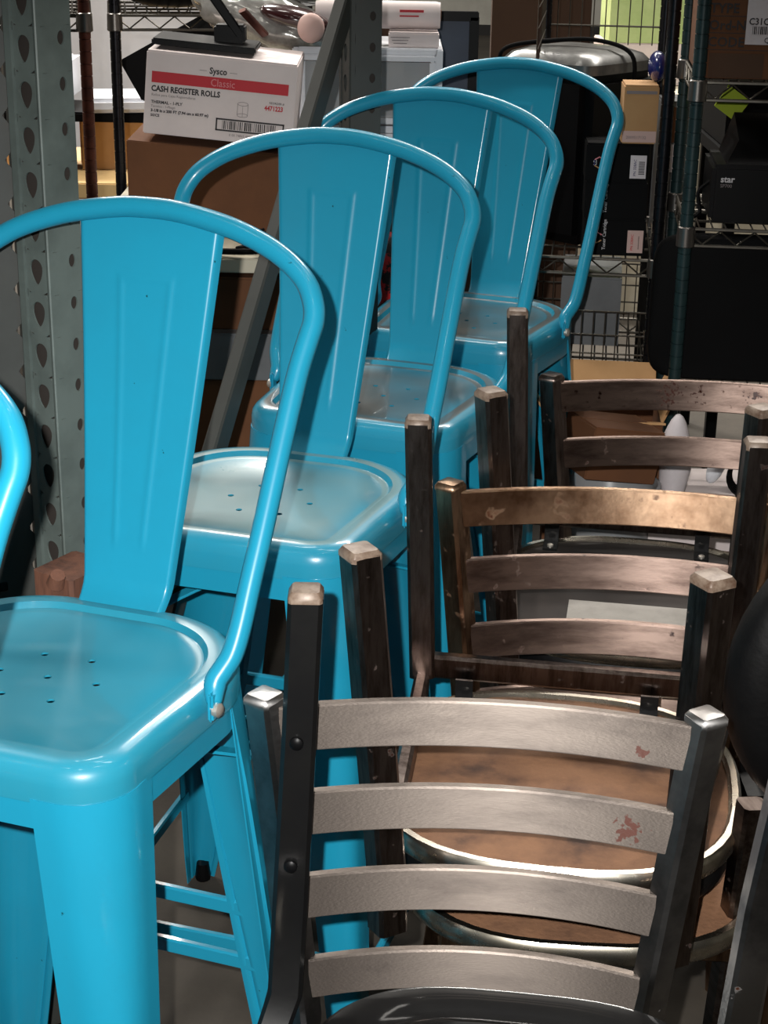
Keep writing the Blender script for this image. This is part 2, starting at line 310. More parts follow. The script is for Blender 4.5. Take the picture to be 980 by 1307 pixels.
# ------------------------------------------------------------------ turquoise stools
HS = .768
def plan(inset=0., n=96):
    """seat outline (rounded square, softer at the rear), counter-clockwise"""
    hw = .184; hf = .169; cor = [((hf, -.186), .060, -PI/2), ((hw, .178), .13, 0), ((-hw, .178), .13, PI/2), ((-hf, -.186), .060, PI)]
    pts = []
    for (cx, cy), r, a0 in cor:
        sxn = 1 if cx > 0 else -1; syn = 1 if cy > 0 else -1
        r2 = max(r-inset*.8, .02)
        ox, oy = cx-sxn*(inset+r2), cy-syn*(inset+r2)
        k = n//4
        for i in range(k):
            a = a0+PI/2*i/(k-1); pts.append((ox+r2*math.cos(a), oy+r2*math.sin(a)))
    return pts
def stool(root_loc, rz, label, seat_mat='teal_seat', group='turquoise metal bar stools in a diagonal row'):
    t = thing('bar_stool', label, 'stool', root_loc, rz, group)
    # seat pan
    prof = [(.0, -.042), (.0, -.022), (.002, -.012), (.007, -.005), (.015, -.001), (.024, 0.), (.031, -.0005), (.0332, -.0035), (.0355, -.0068), (.0385, -.0062), (.046, -.008), (.07, -.0115), (.10, -.0145)]
    b = MB(); rings = [[(x, y, HS+dz) for x, y in plan(i)] for i, dz in prof]
    R = b.quad_strip(rings, True, (False, False))
    E_ = [b.bm.edges.get((R[-1][i], R[-1][(i+1) % len(R[-1])])) for i in range(len(R[-1]))]
    for k in range(7):
        a = PI/3*k+.05; r = 0 if k == 6 else .055
        vs_ = [b.bm.verts.new((r*math.cos(a)+.0042*math.cos(2*PI*q/14), r*math.sin(a)+.0042*math.sin(2*PI*q/14), HS-.0145)) for q in range(14)]
        E_ += [b.bm.edges.new((vs_[q], vs_[(q+1) % 14])) for q in range(14)]
    bmesh.ops.triangle_fill(b.bm, use_beauty=True, use_dissolve=False, edges=[e for e in E_ if e])
    seat = b.build('seat', seat_mat, t, angle=60); bake_mod(seat, .002, 35)
    # skirt (apron) between the legs
    b = MB(); n = 96
    o1 = plan(.004)
    b.quad_strip([[(x, y, HS-.036) for x, y in o1], [(x*1.004, y*1.004, HS-.072) for x, y in o1], [(x*.992, y*.992, HS-.072) for x, y in o1], [(x*.99, y*.99, HS-.036) for x, y in o1]], True, (False, False))
    b.build('apron', 'teal', t)
    # legs : corner sheets tapering and splaying outwards
    for sx, sy in ((-1, -1), (1, -1), (1, 1), (-1, 1)):
        b = MB(); rings = []; K = 14
        front = sy < 0
        for k in range(K+1):
            u = k/K; z = (HS-.040)*(1-u)+.002
            splay = u
            cxx = (.1700 if front else .1800)+.034*splay; cyy = (.1870 if front else .176)+.030*splay
            arm = (.084 if front else .118)*(1-u)**.8+.034*(1-(1-u)**.8)
            rr = (.060 if front else .116)*(1-u)**1.1+.02*(1-(1-u)**1.1)
            if arm < rr+.002: arm = rr+.002
            prof = [(-arm+rr*0, 0.)]
            ptsl = []
            m1 = 4 if front else 5
            for i in range(m1): ptsl.append((-arm+(arm-rr)*i/m1, 0))
            for i in range(9):
                a = -PI/2+PI/2*i/8; ptsl.append((-rr+rr*math.cos(a), rr+rr*math.sin(a)))
            for i in range(1, m1+1): ptsl.append((0, rr+(arm-rr)*i/m1))
            # embossed rib down the corner
            q = []
            for i, (x, y) in enumerate(ptsl):
                c = abs(i-(len(ptsl)-1)/2)/8
                bulge = .004*max(0, 1-(c/.35)**2)*min(1, max(0, (u-.3)/.06))
                if not front and i in (3, 13): r_ = .0035*min(1, u*6); x, y = (x, y-r_) if i == 3 else (x+r_, y)
                q.append((x+bulge*.7, y-bulge*.7))
            rings.append([((cxx+x)*sx, (cyy-y)*sy, z) for x, y in q])
        b.quad_strip(rings, False, (False, False))
        lg = b.build('leg', 'teal', t, angle=70)
        bake_mod(lg, .0018, 50)
        b = MB(); b.revolve([(.012, .0), (.013, .006), (.010, .03)], ((.197)*sx, (.197)*sy, 0), 12)
        b.build('foot', 'black', lg)
    # footrest bars and seat braces
    def corner(sx, sy, z, ins=.008):
        u = 1-z/(HS-.04); return Vector((((.1700 if sy < 0 else .1800)+.034*u-ins)*sx, ((.1870 if sy < 0 else .176)+.030*u-ins)*sy, z))
    for (a, c, z) in (((-1, -1), (1, -1), .20), ((1, -1), (1, 1), .17), ((-1, 1), (-1, -1), .17), ((-1, 1), (1, 1), .30), ((-1, 1), (1, 1), .378)):
        b = MB(); p, q = corner(*a, z), corner(*c, z); e = (q-p).normalized()*.022; o_ = Vector((0, (.0115 if a[1] > 0 else -.0115), 0)) if a[1] == c[1] else Vector((.0115*a[0], 0, 0)); p, q = p+e+o_, q-e+o_
        b.bar([p, (p+q)/2, q], .020, .010, side=(0, 0, 1), bev=.004)
        b.build('footrest_bar', 'teal', t)
    for a, c in (((-1, -1), (1, 1)), ((1, -1), (-1, 1))):
        b = MB(); p, q = corner(*a, .61, .02), corner(*c, .61, .02); mid = (p+q)/2+Vector((0, 0, .055))
        b.bar(smooth_path([p, p.lerp(mid, .5)+Vector((0, 0, .012)), mid-Vector((0, 0, .001 if a[0] < 0 else .006)), q.lerp(mid, .5)+Vector((0, 0, .012)), q], 5), .004, .018, side=(0, 0, 1), bev=.001)
        b.build('brace', 'teal', t)
    # arch tube
    half = [(.1895, -.001, .758), (.1865, .009, .776), (.191, .018, .787), (.1965, .029, .800), (.199, .045, .824), (.200, .07, .864), (.2015, .10, .912), (.203, .145, .985), (.205, .185, 1.05), (.2085, .206, 1.083), (.2105, .218, 1.101), (.2065, .227, 1.118), (.194, .237, 1.137), (.172, .245, 1.154), (.144, .2516, 1.168), (.105, .258, 1.181), (.067, .262, 1.189), (.03, .265, 1.194)]
    ctrl = half+[(0, .2655, 1.195)]+[(-x, y, z) for x, y, z in half[::-1]]
    path = smooth_path(ctrl, 5); Np = len(path)
    rad = [.0115]*Np
    for i in range(4): rad[i] = rad[-1-i] = .0075+.001*i
    b = MB(); b.tube(path, rad, 12); b.build('back_arch', 'teal', t, angle=80)
    for s in (-1, 1):
        mt = Matrix.Rotation(s*PI/2, 3, 'Y')
        b = MB(); b.box((s*.1895, -.003, .757), (.006, .018, .032), bev=.0025)
        tb = b.build('arch_tab', 'teal', t)
        b = MB(); b.revolve([(.0078, -.002), (.0078, .0035), (.005, .0062), (.0015, .007)], (s*.1925, -.003, .753), 14, mt); b.build('bolt', 'screw', tb)
    # splat
    b = MB(); nu, nv = 72, 150; grid = []
    def arch_z(x): return 1.213-.55*x*x/.5
    for j in range(nv+1):
        v = j/nv; hw = .0515+(.086-.0515)*v
        row = []
        for i in range(nu+1):
            u = -1+2*i/nu; x = u*hw
            ztop = 1.192-.9*x*x
            z = .764+(ztop-.764)*v
            y = .172+.094*v+.004*math.sin(v*PI)-.016*max(0, 1-v/.07)**2
            y += .004*(1-u*u)*v
            # embossed outline
            hw_e = .40-.12*(1-v); e = 0
            top = .83
            dx = (abs(u)-hw_e)*hw
            if .13 < v < top+.012:
                dtop = (top-v)*.43
                d = max(dx, -dtop) if (dx > 0 or dtop < 0) else -min(-dx, dtop)
                e = math.exp(-(d/.0032)**2)*min(1, (v-.13)/.05)
                if d < 0: e += .35*min(1, -d/.004)*min(1, (v-.13)/.05)
            y -= .0011*e
            lip = max(0, (abs(u)-.94)/.06)
            y += .010*lip*lip
            row.append((x, y, z))
        grid.append(row)
    b.quad_strip(grid, False, (False, False))
    sp = b.build('splat', 'teal', t, angle=70)
    bake_mod(sp, .0016, 60)
    return t
STOOLS = [((-.557, 1.095), .328, 'turquoise metal bar stool cut off by the left edge, only its arch tube showing'),
          ((-.346, 1.568), .328, 'brightest turquoise metal bar stool at the left, nearest one with its whole backrest in view'),
          ((-.152, 2.100), .290, 'turquoise metal bar stool right behind the brightest one, its flat seat the palest'),
          ((-.004, 2.578), .332, 'turquoise metal bar stool third in the row, its seat greyed by dust and painted reflection, behind the rusty leg tip'),
          ((.148, 3.063), .366, 'farthest and darkest turquoise metal bar stool, standing against the black cabinet')]
s1 = stool((*STOOLS[1][0], 0), -STOOLS[1][1], STOOLS[1][2])
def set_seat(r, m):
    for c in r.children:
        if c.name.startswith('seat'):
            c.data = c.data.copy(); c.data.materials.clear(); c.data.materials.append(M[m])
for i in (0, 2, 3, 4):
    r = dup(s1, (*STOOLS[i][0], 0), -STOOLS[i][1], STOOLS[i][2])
    if i >= 2: set_seat(r, 'teal_pale_sheen' if i == 2 else 'teal_dull_sheen')

# ------------------------------------------------------------------ steel ladder chairs
def seat_outline(r, n=40, e=2.7, wy=1.):
    out = []
    for k in range(n):
        a = 2*PI*k/n; c, s = math.cos(a), math.sin(a)
        out.append((r*math.copysign(abs(c)**(2/e), c), r*wy*math.copysign(abs(s)**(2/e), s)))
    return out
def ring_seat(parent, c, r, z0, ring_h=.026, under=True, cushion=0., name='seat', cm='vinyl', wy=1., label=None, boardmat='board'):
    """padded seat: chrome edge band, board recessed inside it, cushion below (upside-down) or above"""
    cx, cy = c
    so = MB()
    o = seat_outline(r-.010, wy=wy); 
    so.quad_strip([[(cx+x, cy+y, z0+ring_h-.016) for x, y in o], [(cx+x, cy+y, z0+ring_h-.006) for x, y in o]])
    st = so.build(name, boardmat, parent, label=label)
    b = MB(); sec = [(-.011, ring_h*.15), (-.011, ring_h*.85), (-.007, ring_h), (.0, ring_h), (.004, ring_h*.8), (.004, ring_h*.2), (0, 0), (-.007, 0)]
    n = 48; rings = []
    base = seat_outline(1., n, wy=wy)
    for (x, y) in base:
        rings.append([(cx+x*(r+dx), cy+y*(r+dx), z0+dz) for dx, dz in sec])
    bm = b.bm; R = [[bm.verts.new(p) for p in q] for q in rings]
    for i in range(n):
        a, c2 = R[i], R[(i+1) % n]
        for k in range(8): bm.faces.new((a[k], a[(k+1) % 8], c2[(k+1) % 8], c2[k]))
    b.build('edge_band', 'chrome', st)
    if cushion:
        sgn = -1 if cushion < 0 else 1; h = abs(cushion); zb = z0 if sgn < 0 else z0+ring_h-.004
        pr = [(1., 0), (1.02, .2), (1.02, .6), (.98, .85), (.9, .97), (.6, 1.), (.1, 1.)]
        b = MB(); b.quad_strip([[(cx+x*k*(r-.008), cy+y*k*(r-.008), zb+sgn*h*q) for x, y in seat_outline(1., 40, wy=wy)] for k, q in pr])
        b.build('cushion', cm, st)
    return st
def post_cap(parent, p, w, rot, m='cap'):
    x, y, z = p; R = Matrix.Rotation(rot, 3, 'Z')
    b = MB(); rings = []
    for k, dz in ((1., -.004), (1., .001), (.80, .006), (.3, .0072)):
        h = w/2*k; c = h*.18
        prof = [(h-c, -h), (h, -h+c), (h, h-c), (h-c, h), (-h+c, h), (-h, h-c), (-h, -h+c), (-h+c, -h)]
        rings.append([Vector((x, y, z+dz))+R @ Vector((a, e, 0)) for a, e in prof])
    b.quad_strip(rings); return b.build('end_cap', m, parent)
def ladder_chair(loc, rz, label, mslat, mpost, hw_top=.205, hw_bot=.170, seat_kw=None, sag=.030, first=None):
    t = thing('ladder_back_chair', label, 'chair', (*loc, 0), rz, 'steel ladder-back chairs standing in a row')
    W = .031
    for s in (-1, 1):
        b = MB(); ro = -s*math.radians(-34)
        b.bar([(s*.212, .10, .0), (s*.185, .03, .30), (s*hw_bot, .0, .46), (s*(hw_bot*.25+hw_top*.75), 0, .73), (s*hw_top, 0, .815)], W, W, ro)
        p = b.build('back_post', mpost, t)
        post_cap(p, (s*hw_top, 0, .815), W, ro, mpost)
        b = MB(); b.bar([(s*.185, -.42, .0), (s*.180, -.40, .44)], .030, .030)
        b.build('front_leg', mpost, t)
        b = MB(); b.bar([(s*.172, -.395, .425), (s*.168, -.01, .425)], .024, .024, side=(0, 0, 1)); b.build('seat_rail', mpost, t)
    b = MB(); b.bar([(-.18, -.40, .425), (.18, -.40, .425)], .024, .024, side=(0, 0, 1)); b.build('seat_rail', mpost, t)
    b = MB(); b.bar([(-.18, -.02, .425), (.18, -.02, .425)], .024, .024, side=(0, 0, 1)); b.build('seat_rail', mpost, t)
    for k, (z0, z1) in enumerate(((.762, .810), (.671, .718), (.578, .626), (.485, .531))):
        zc = (z0+z1)/2; hw = hw_bot+(hw_top-hw_bot)*(zc-.46)/.355-.010
        pts = []
        for i in range(17):
            u = -1+2*i/16; pts.append((u*hw, sag*(1-u*u)-.004, zc))
        b = MB(); rings = []
        for i, p in enumerate(pts):
            a = Vector(pts[max(i-1, 0)]); c = Vector(pts[min(i+1, 16)]); tt = (c-a).normalized(); nn = Vector((-tt.y, tt.x, 0))
            h = (z1-z0)/2; q = .0055; e = .0035
            e = .0018; prof = [(-q, -h+e), (-q, h-e), (-q+e, h), (q-e, h), (q, h-e), (q, -h+e), (q-e, -h), (-q+e, -h)]
            rings.append([Vector(p)+nn*x+Vector((0, 0, y)) for x, y in prof])
        b.quad_strip(rings)
        b.build('back_slat', mslat if not (first and k == 0) else first, t, angle=24)
    if seat_kw: ring_seat(t, **seat_kw)
    return t
A = ladder_chair((.096, 1.397), -.06, 'nearest ladder-back chair, its four slats pale brushed steel with a small rust patch', 'steel', 'steel_post',
                 seat_kw=dict(c=(0, -.225), r=.195, z0=.440, cushion=.028))
Cc = ladder_chair((.288, 1.985), -.06, 'bronzed ladder-back chair in the middle of the row, top slat golden brown and shiny', 'steel_slat_dark', 'bronze_post', first='steel_bronze',
                  seat_kw=dict(c=(-.036, -.262), r=.209, z0=.443))
Ee = ladder_chair((.458, 2.475), -.06, 'rearmost ladder-back chair, dark steel with rust blotches on its top slat', 'steel_slat_dark', 'steel_dark', first='steel_slat_rust',
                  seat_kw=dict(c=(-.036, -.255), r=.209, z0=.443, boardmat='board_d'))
b = MB(); b.box((-.07, -.36, .4645), (.24, .13, .001)); b.build('paper_sheet', 'label_grey', Ee)
def upturned(loc, rz, label, m, capm='cap', boardmat='board'):
    """chair frame turned upside down, legs pointing up, origin at seat centre on z=0"""
    t = thing('upturned_chair', label, 'chair', (*loc, 0), rz, 'steel chairs turned upside down on other seats')
    # near pair (corner towards the viewer), far pair (square on), coordinates local
    near = [((-.198, -.205, .915), (-.168, -.198, .56), (-.164, -.203, .482)), ((.143, -.205, .915), (.138, -.198, .56), (.134, -.203, .482))]
    far = [((-.202, .219, .915), (-.186, .200, .585)), ((.203, .219, .915), (.195, .200, .585))]
    W = .034
    for s, pts in zip((-1, 1), near):
        b = MB(); ro = math.radians(38); b.bar([pts[2], pts[1], pts[0]], W, W, ro); p = b.build('leg', m, t); post_cap(p, pts[0], W, ro, capm)
    for s, pts in zip((-1, 1), far):
        b = MB(); b.bar([pts[1], pts[0]], .032, .032, .10); p = b.build('leg', m, t); post_cap(p, pts[0], .032, .10, capm)
    for (a, c) in (((-.186, .20, .600), (.195, .20, .600)), ((-.186, .20, .578), (-.166, -.198, .578)), ((.195, .20, .578), (.138, -.198, .578))):
        b = MB(); b.bar([a, c], .032, .018, side=(0, 0, 1)); b.build('seat_rail', m, t)
    ring_seat(t, (0.0, 0.030), .206, .532, cushion=-.045, boardmat=boardmat)
    for x in (-.13, .10):
        b = MB(); b.box((x, .158, .566), (.022, .034, .004)); b.box((x, .176, .580), (.022, .004, .028)); br = b.build('bracket', 'black_paint', t)
        b = MB(); b.revolve([(.005, 0), (.005, .003), (.002, .0045)], (x, .150, .568), 10); b.build('screw', 'screw', br)
    return t
F = upturned((.205, 1.700), -.157, 'upside-down dark steel chair behind the nearest ladder back, brown board underside showing', 'steel_dark')
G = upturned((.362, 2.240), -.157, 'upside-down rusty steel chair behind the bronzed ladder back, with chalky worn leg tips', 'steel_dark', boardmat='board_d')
b = MB(); b.box((.03, -.075, .5532), (.24, .12, .001)); b.build('paper_sheet', 'label_grey', G); text('lettering', 'QUALITY', .018, G, .0, -.105, .5540, 'ink', rx=0)

# ------------------------------------------------------------------ black chair shell at the bottom
H_ = thing('chair_seat_shell', 'black chair seat with bolted back posts lying in front of the nearest ladder back', 'chair', (.125, 1.165, 0), -.13)
b = MB(); prof = [(.150, .478), (.190, .480), (.200, .488), (.200, .500), (.192, .508), (.178, .508), (.168, .500), (.160, .497), (.152, .503), (.146, .503), (.138, .496), (.05, .494)]
b.quad_strip([[(x-.01, y+.012, z+.012) for x, y in seat_outline(r, 56, 3.2)] for r, z in prof])
hs = b.build('seat', 'black_paint', H_)
b = MB()
for k in range(5):
    b.box((-.04+.012*math.cos(k*1.3), .125+.010*math.sin(k*2.1), .511), (.030, .022, .008), Matrix.Rotation(k*.7, 3, 'Z'), .002)
b.build('mounting_plate', 'screw', hs)
b = MB(); b.bar([(-.262, .10, .430), (-.252, .155, .462), (-.240, .185, .51), (-.236, .190, .60), (-.226, .190, .80), (-.220, .190, .935)], [.030, .032, .034, .034, .032, .032], [.03, .032, .030, .030, .030, .030], .13)
p = b.build('back_post', 'black_paint', H_); post_cap(p, (-.220, .190, .935), .031, .13, 'cap')
for z, x in ((.792, -.226), (.660, -.232)):
    b = MB(); b.revolve([(.0065, 0), (.0065, .003), (.004, .005)], (x, .174, z), 14, Matrix.Rotation(PI/2, 3, 'X')); b.build('bolt', 'black', p)
b = MB(); b.bar([(.195, .19, .46), (.207, .19, .653), (.236, .19, .935)], .034, .030, .13)
p = b.build('back_post', 'steel_post', H_, label='grey steel back post'); post_cap(p, (.236, .19, .935), .034, .13, 'cap')

# ------------------------------------------------------------------ tipped chair with round black seat at right
J = thing('tipped_chair', 'black padded round seat of a chair tipped on its back at the right edge', 'chair', mtx=Matrix.Translation((.541, 1.60, .757)) @ Matrix.Rotation(math.radians(12), 4, 'Z') @ Matrix.Rotation(PI/2, 4, 'X'))
b = MB(); b.revolve([(.02, .030), (.12, .030), (.160, .026), (.180, .012), (.186, -.004), (.184, -.020), (.17, -.026), (.02, -.026)], (0, 0, 0), 48)
js = b.build('seat', 'vinyl', J)
b = MB(); b.tube([(.150*math.cos(2*PI*k/48), .150*math.sin(2*PI*k/48), .0275) for k in range(48)], .0036, 8, True); b.build('piping', 'label_grey', js)
b = MB(); b.bar([(-.13, -.16, -.03), (-.15, -.50, -.02), (-.16, -.755, .03)], .03, .03, side=(1, 0, 0)); b.build('back_post', 'steel_dark', J)
b = MB(); b.bar([(.13, -.16, -.03), (.15, -.50, -.02), (.16, -.755, .03)], .03, .03, side=(1, 0, 0)); b.build('back_post', 'steel_dark', J)

O_ = thing('shade_block', 'low black padded block added to darken the shaded gap at the right edge behind the chrome rings', 'stool', (.70, 2.06, 0))  # made-up block standing in for the deep shade beneath the chairs
b = MB(); b.box((0, 0, .30), (.44, .34, .30), bev=.03); b.build('cushion', 'vinyl', O_)
for x in (-.17, .17):
    for y in (-.12, .12):
        b = MB(); b.bar([(x, y, 0), (x, y, .155)], .04, .04); b.build('leg', 'black', O_)
# ------------------------------------------------------------------ rack frame
def perforated(b, O, U, V, width, pitch, n, hole, off=0., face_n=None):
    """strip from O, width along U, cells along V (unit vectors); hole = polygon points (u,v) centred in the cell"""
    U = Vector(U); V = Vector(V); O = Vector(O); nh = len(hole)
    hc = Vector((sum(h[0] for h in hole)/nh, sum(h[1] for h in hole)/nh))
    for k in range(n):
        hw, hh = width/2, pitch/2; outer = []
        for (x, y) in hole:
            d = Vector((x, y))-hc; s = min((hw if d.x > 0 else hw)/max(abs(d.x), 1e-6), hh/max(abs(d.y), 1e-6))
            outer.append((d.x*s, d.y*s))
        c = O+U*hw+V*(pitch*(k+.5)+off)
        vo = [b.bm.verts.new(c+U*x+V*y) for x, y in outer]; vi = [b.bm.verts.new(c+U*x+V*y) for x, y in hole]
        for i in range(nh):
            j = (i+1) % nh
            try: b.bm.faces.new((vo[i], vo[j], vi[j], vi[i]))
            except Exception: pass
def ngon_hole(kind, s=1.):
    pts = []
    N = 24
    for i in range(N):
        a = 2*PI*(i+.5)/N
        if kind == 'tear':
            r = (.0105 if math.sin(a) > 0 else .0105)
            x, y = .0105*math.cos(a), .0105*math.sin(a)
            if y < 0: y *= 1.9; x *= (1-.35*abs(math.sin(a))**2)
            y += .005
        elif kind == 'oval': x, y = .0050*math.cos(a)+.008, .0078*math.sin(a)+.012
        else:
            c, s_ = math.cos(a), math.sin(a); k = 1/max(abs(c), abs(s_)); x, y = .0075*c*k, .0065*s_*k
        pts.append((x*s, y*s))
    # add rays to corners : fine enough with 24 directions
    return pts
def column(name, parent, Mpt, dirL, wL, dirR, wR, z0, z1, m, kindL='tear', kindR='oval', pitch=.0508, label=None):
    """open steel column: two perforated faces meeting at the near corner Mpt, lips, plain rear faces"""
    Mx = Vector((*Mpt, 0)); dL = Vector((*dirL, 0)).normalized(); dR = Vector((*dirR, 0)).normalized()
    n = int((z1-z0)/pitch); b = MB(); Z = Vector((0, 0, 1)); up = Mx+Z*z0
    cor = .006
    lip = .010
    # left face: lip strip + perforated strip (recessed a little) + rounded ridge
    perforated(b, up+dL*(wL-lip), -dL, Z, wL-lip-cor, pitch, n, ngon_hole(kindL))
    perforated(b, up+dR*cor, dR, Z, wR-cor-.002, pitch, n, ngon_hole(kindR), 0.)
    hgt = n*pitch
    def strip(pts):
        b.quad_strip([[p+Z*0 for p in pts], [p+Z*hgt for p in pts]], False, (False, False))
    nL = Vector((dL.y, -dL.x, 0)); nL = nL if nL.y < 0 else -nL
    strip([up+dL*cor, up+dL*cor*.2+nL*.0015, up+nL*.001+dR*.001, up+dR*cor])
    strip([up+dL*(wL-lip), up+dL*(wL-lip)+nL*.004, up+dL*wL+nL*.004, up+dL*wL-nL*.012])
    strip([up+dR*(wR-.002), up+dR*wR, up+dR*wR+dL*.014])
    o = b.build(name, m, parent, angle=30, label=label)
    o.data.polygons.foreach_set('use_smooth', [False]*len(o.data.polygons))
    mo = o.modifiers.new('s', 'SOLIDIFY'); mo.thickness = .0022; mo.offset = -1
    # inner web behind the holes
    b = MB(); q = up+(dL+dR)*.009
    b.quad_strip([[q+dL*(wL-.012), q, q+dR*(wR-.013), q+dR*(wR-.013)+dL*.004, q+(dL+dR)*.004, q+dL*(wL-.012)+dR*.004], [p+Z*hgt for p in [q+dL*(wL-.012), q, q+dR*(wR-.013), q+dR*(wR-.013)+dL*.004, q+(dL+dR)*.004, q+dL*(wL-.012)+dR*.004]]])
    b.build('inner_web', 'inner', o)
    return o
R_ = thing('rack_frame', 'grey-green perforated steel pallet rack frame behind the stools, diagonal brace crossing', 'rack', (-.40, 1.95, 0))
def loc2(p): return (p[0]+.40, p[1]-1.95)
column('column', R_, (.006, -.02), (-.80, .60), .050, (.62, .78), .050, .0, 1.75, 'rack')
column('column', R_, loc2((-.068, 2.93)), (-.30, .95), .060, (.97, .22), .052, .0, 1.75, 'rack2', kindL='tear')
d0 = Vector((.33, 1.02, 0)).normalized()
def onf(x, y, z): return Vector((x+.40, y-1.95, z))
b = MB(); b.bar([onf(-.265, 2.355, .69), onf(-.07, 2.965, 1.36)], .045, .022, side=(d0.x, d0.y, 0), bev=.003); b.build('diagonal_brace', 'rack2', R_)
b = MB(); b.bar([onf(-.385, 1.99, .585), onf(-.08, 2.93, .585)], .038, .022, side=(0, 0, 1), bev=.003); b.build('horizontal_brace', 'rack2', R_)
b = MB(); b.bar([onf(-.385, 1.99, .20), onf(-.265, 2.355, .69)], .038, .022, side=(d0.x, d0.y, 0), bev=.003); b.build('diagonal_brace', 'rack2', R_)
for p in ((-.40, 1.97), (-.06, 2.96)):
    b = MB(); b.box((p[0]+.40, p[1]-1.95+.02, .004), (.12, .12, .008)); b.build('base_plate', 'rack2', R_)
R2 = thing('rack_frame', 'grey steel rack column with square holes, cut off by the left edge', 'rack', (-.433, 1.975, 0))
column('column', R2, (-.095, -.045), (-.5, .87), .05, (.93, .37), .098, 0, 1.75, 'rack2', kindR='square')
b = MB(); b.bar([(-.12, .02, .9), (-.30, -.22, .9)], .04, .02, side=(0, 0, 1)); b.build('brace', 'rack2', R2)
b = MB(); b.box((-.06, .01, .004), (.13, .11, .008)); b.build('base_plate', 'rack2', R2)
# timber post
b = MB(); b.bar([(-.372, 1.86, .60), (-.372, 1.86, .755)], .062, .075, -.55, .004)
b.tube([(-.385, 1.822, .748), (-.381, 1.815, .762)], [.012, .009], 10)
setp(b.build('timber_block', 'wood'), 'rough reddish timber block below the perforated rack column', 'timber')
b = MB(); b.bar([(-.372, 1.86, 0), (-.372, 1.86, .599)], .06, .07, -.55, .004); setp(b.build('black_stand', 'black_m'), 'narrow black stand beneath the reddish timber block', 'stand')

# ------------------------------------------------------------------ boxes
def carton(label, loc, rz, size, m='kraft', cat='box', name='carton', tilt=0., tape=True, group=None, slope=0.):
    mt = Matrix.Translation(loc) @ Matrix.Rotation(rz, 4, 'Z') @ Matrix.Rotation(tilt, 4, 'Y')
    t = thing(name, label, cat, group=group, mtx=mt)
    w_, d_, h_ = size
    b = MB(); b.box((0, 0, h_/2), size, bev=.002)
    if slope:
        for v in b.bm.verts:
            if v.co.z > h_/2: v.co.z -= slope*(v.co.x/w_+.5)
    b.build('body', m, t)
    for s in (-1, 1):
        if slope: continue
        b = MB(); b.box((0, s*d_/4, h_+.001), (w_-.004, d_/2-.003, .002)); b.build('flap', m, t)
    return t, w_, d_, h_
def barcode(parent, x0, x1, z, h, y, n=34, m='ink', name='barcode'):
    b = MB(); x = x0; rnd = random.Random(3)
    while x < x1-.002:
        ww = rnd.choice((.0008, .0014, .0022)); b.box((x, y, z), (ww, .0004, h)); x += ww+rnd.choice((.001, .0016, .0026))
    b.build(name, m, parent, smooth=False)
def panel(parent, x, z, w_, h_, y, m, name='label'):
    b = MB(); b.box((x, y, z), (w_, .0006, h_)); return b.build(name, m, parent, smooth=False)

# table and its load (left rear)
T_ = thing('work_table', 'pale laminate work table carrying the printed white carton', 'table', (-.355, 3.5, 0))
b = MB(); b.box((0, 0, .846), (.47, .84, .028), bev=.003); b.build('tabletop', 'table', T_)
b = MB(); b.box((0, 0, .30), (.44, .74, .02), bev=.003); b.build('lower_shelf', 'table', T_)
for x in (-.215, .215):
    for y in (-.36, .36):
        b = MB(); b.bar([(x, y, 0), (x, y, .832)], .03, .03); b.build('leg', 'grey_pl', T_)
carton('large plain brown carton under the printed white carton', (-.352, 3.43, .861), 0, (.315, .28, .180), 'kraft', slope=.026)
W_, w_, d_, h_ = carton('white carton with a red stripe, lettered cash register rolls', (-.335, 3.425, 1.0415), 0, (.288, .25, .155), 'white_box', tilt=math.radians(4.9))
yf = -d_/2-.0008
panel(W_, -.001, .108, .262, .021, yf, 'red', 'stripe')
text('lettering', 'Sysco', .0165, W_, -.006, yf-.0006, .1245, 'ink', align='CENTER', bold=.0004, sx=.9)
for x in (-.035, .023):
    panel(W_, x, .129, .014, .0008, yf, 'ink_g', 'rule')
text('lettering', 'Classic', .020, W_, .004, yf-.0010, .1015, 'ink_p', align='CENTER', sx=.85)
text('lettering', 'CASH REGISTER ROLLS', .0150, W_, -.132, yf, .0815, 'ink', bold=.0005, sx=.86)
text('lettering', 'Rollos para Cajas Registradoras', .0066, W_, -.131, yf, .0725, 'ink_g')
text('lettering', 'THERMAL - 1-PLY', .0078, W_, -.131, yf, .0585, 'ink', bold=.0002)
text('lettering', 'Termico - 1-Pliego', .0062, W_, -.131, yf, .0510, 'ink_g')
text('lettering', '3-1/8 in x 200 FT (7.94 cm x 60.97 m)', .0072, W_, -.131, yf, .0425, 'ink', bold=.0003)
text('lettering', '50/CS', .0070, W_, -.131, yf, .0335, 'ink', bold=.0002)
text('lettering', 'REORDER #', .0055, W_, .095, yf, .0790, 'ink')
text('lettering', '4471223', .0125, W_, .0865, yf, .0665, 'red', bold=.0004, sx=.82)
b = MB()
for (x0, z0, x1, z1) in ((0, .040, .132, .043), (0, .019, .132, .022), (0, .019, .003, .043), (.129, .019, .132, .043)):
    b.box(((x0+x1)/2-.005, yf, (z0+z1)/2), (x1-x0, .0004, z1-z0))
b.build('barcode_frame', 'ink', W_, smooth=False)
barcode(W_, .008, .112, .031, .016, yf)
text('lettering', '0 00 74865 48801 3', .0065, W_, .022, yf, .0105, 'ink_g')
b = MB()
for zz, r in ((.0735, .0035), (.052, .0035)):
    b.tube([(.045+.010*math.cos(2*PI*k/20), yf, zz+r*math.sin(2*PI*k/20)) for k in range(20)], .0004, 4, True)
for x in (.035, .055): b.tube([(x, yf, .052), (x, yf, .0735)], .0004, 4)
b.tube([(.045, yf, .0485), (.045, yf, .070)], .0003, 4)
b.build('roll_drawing', 'ink_g', W_, smooth=False)

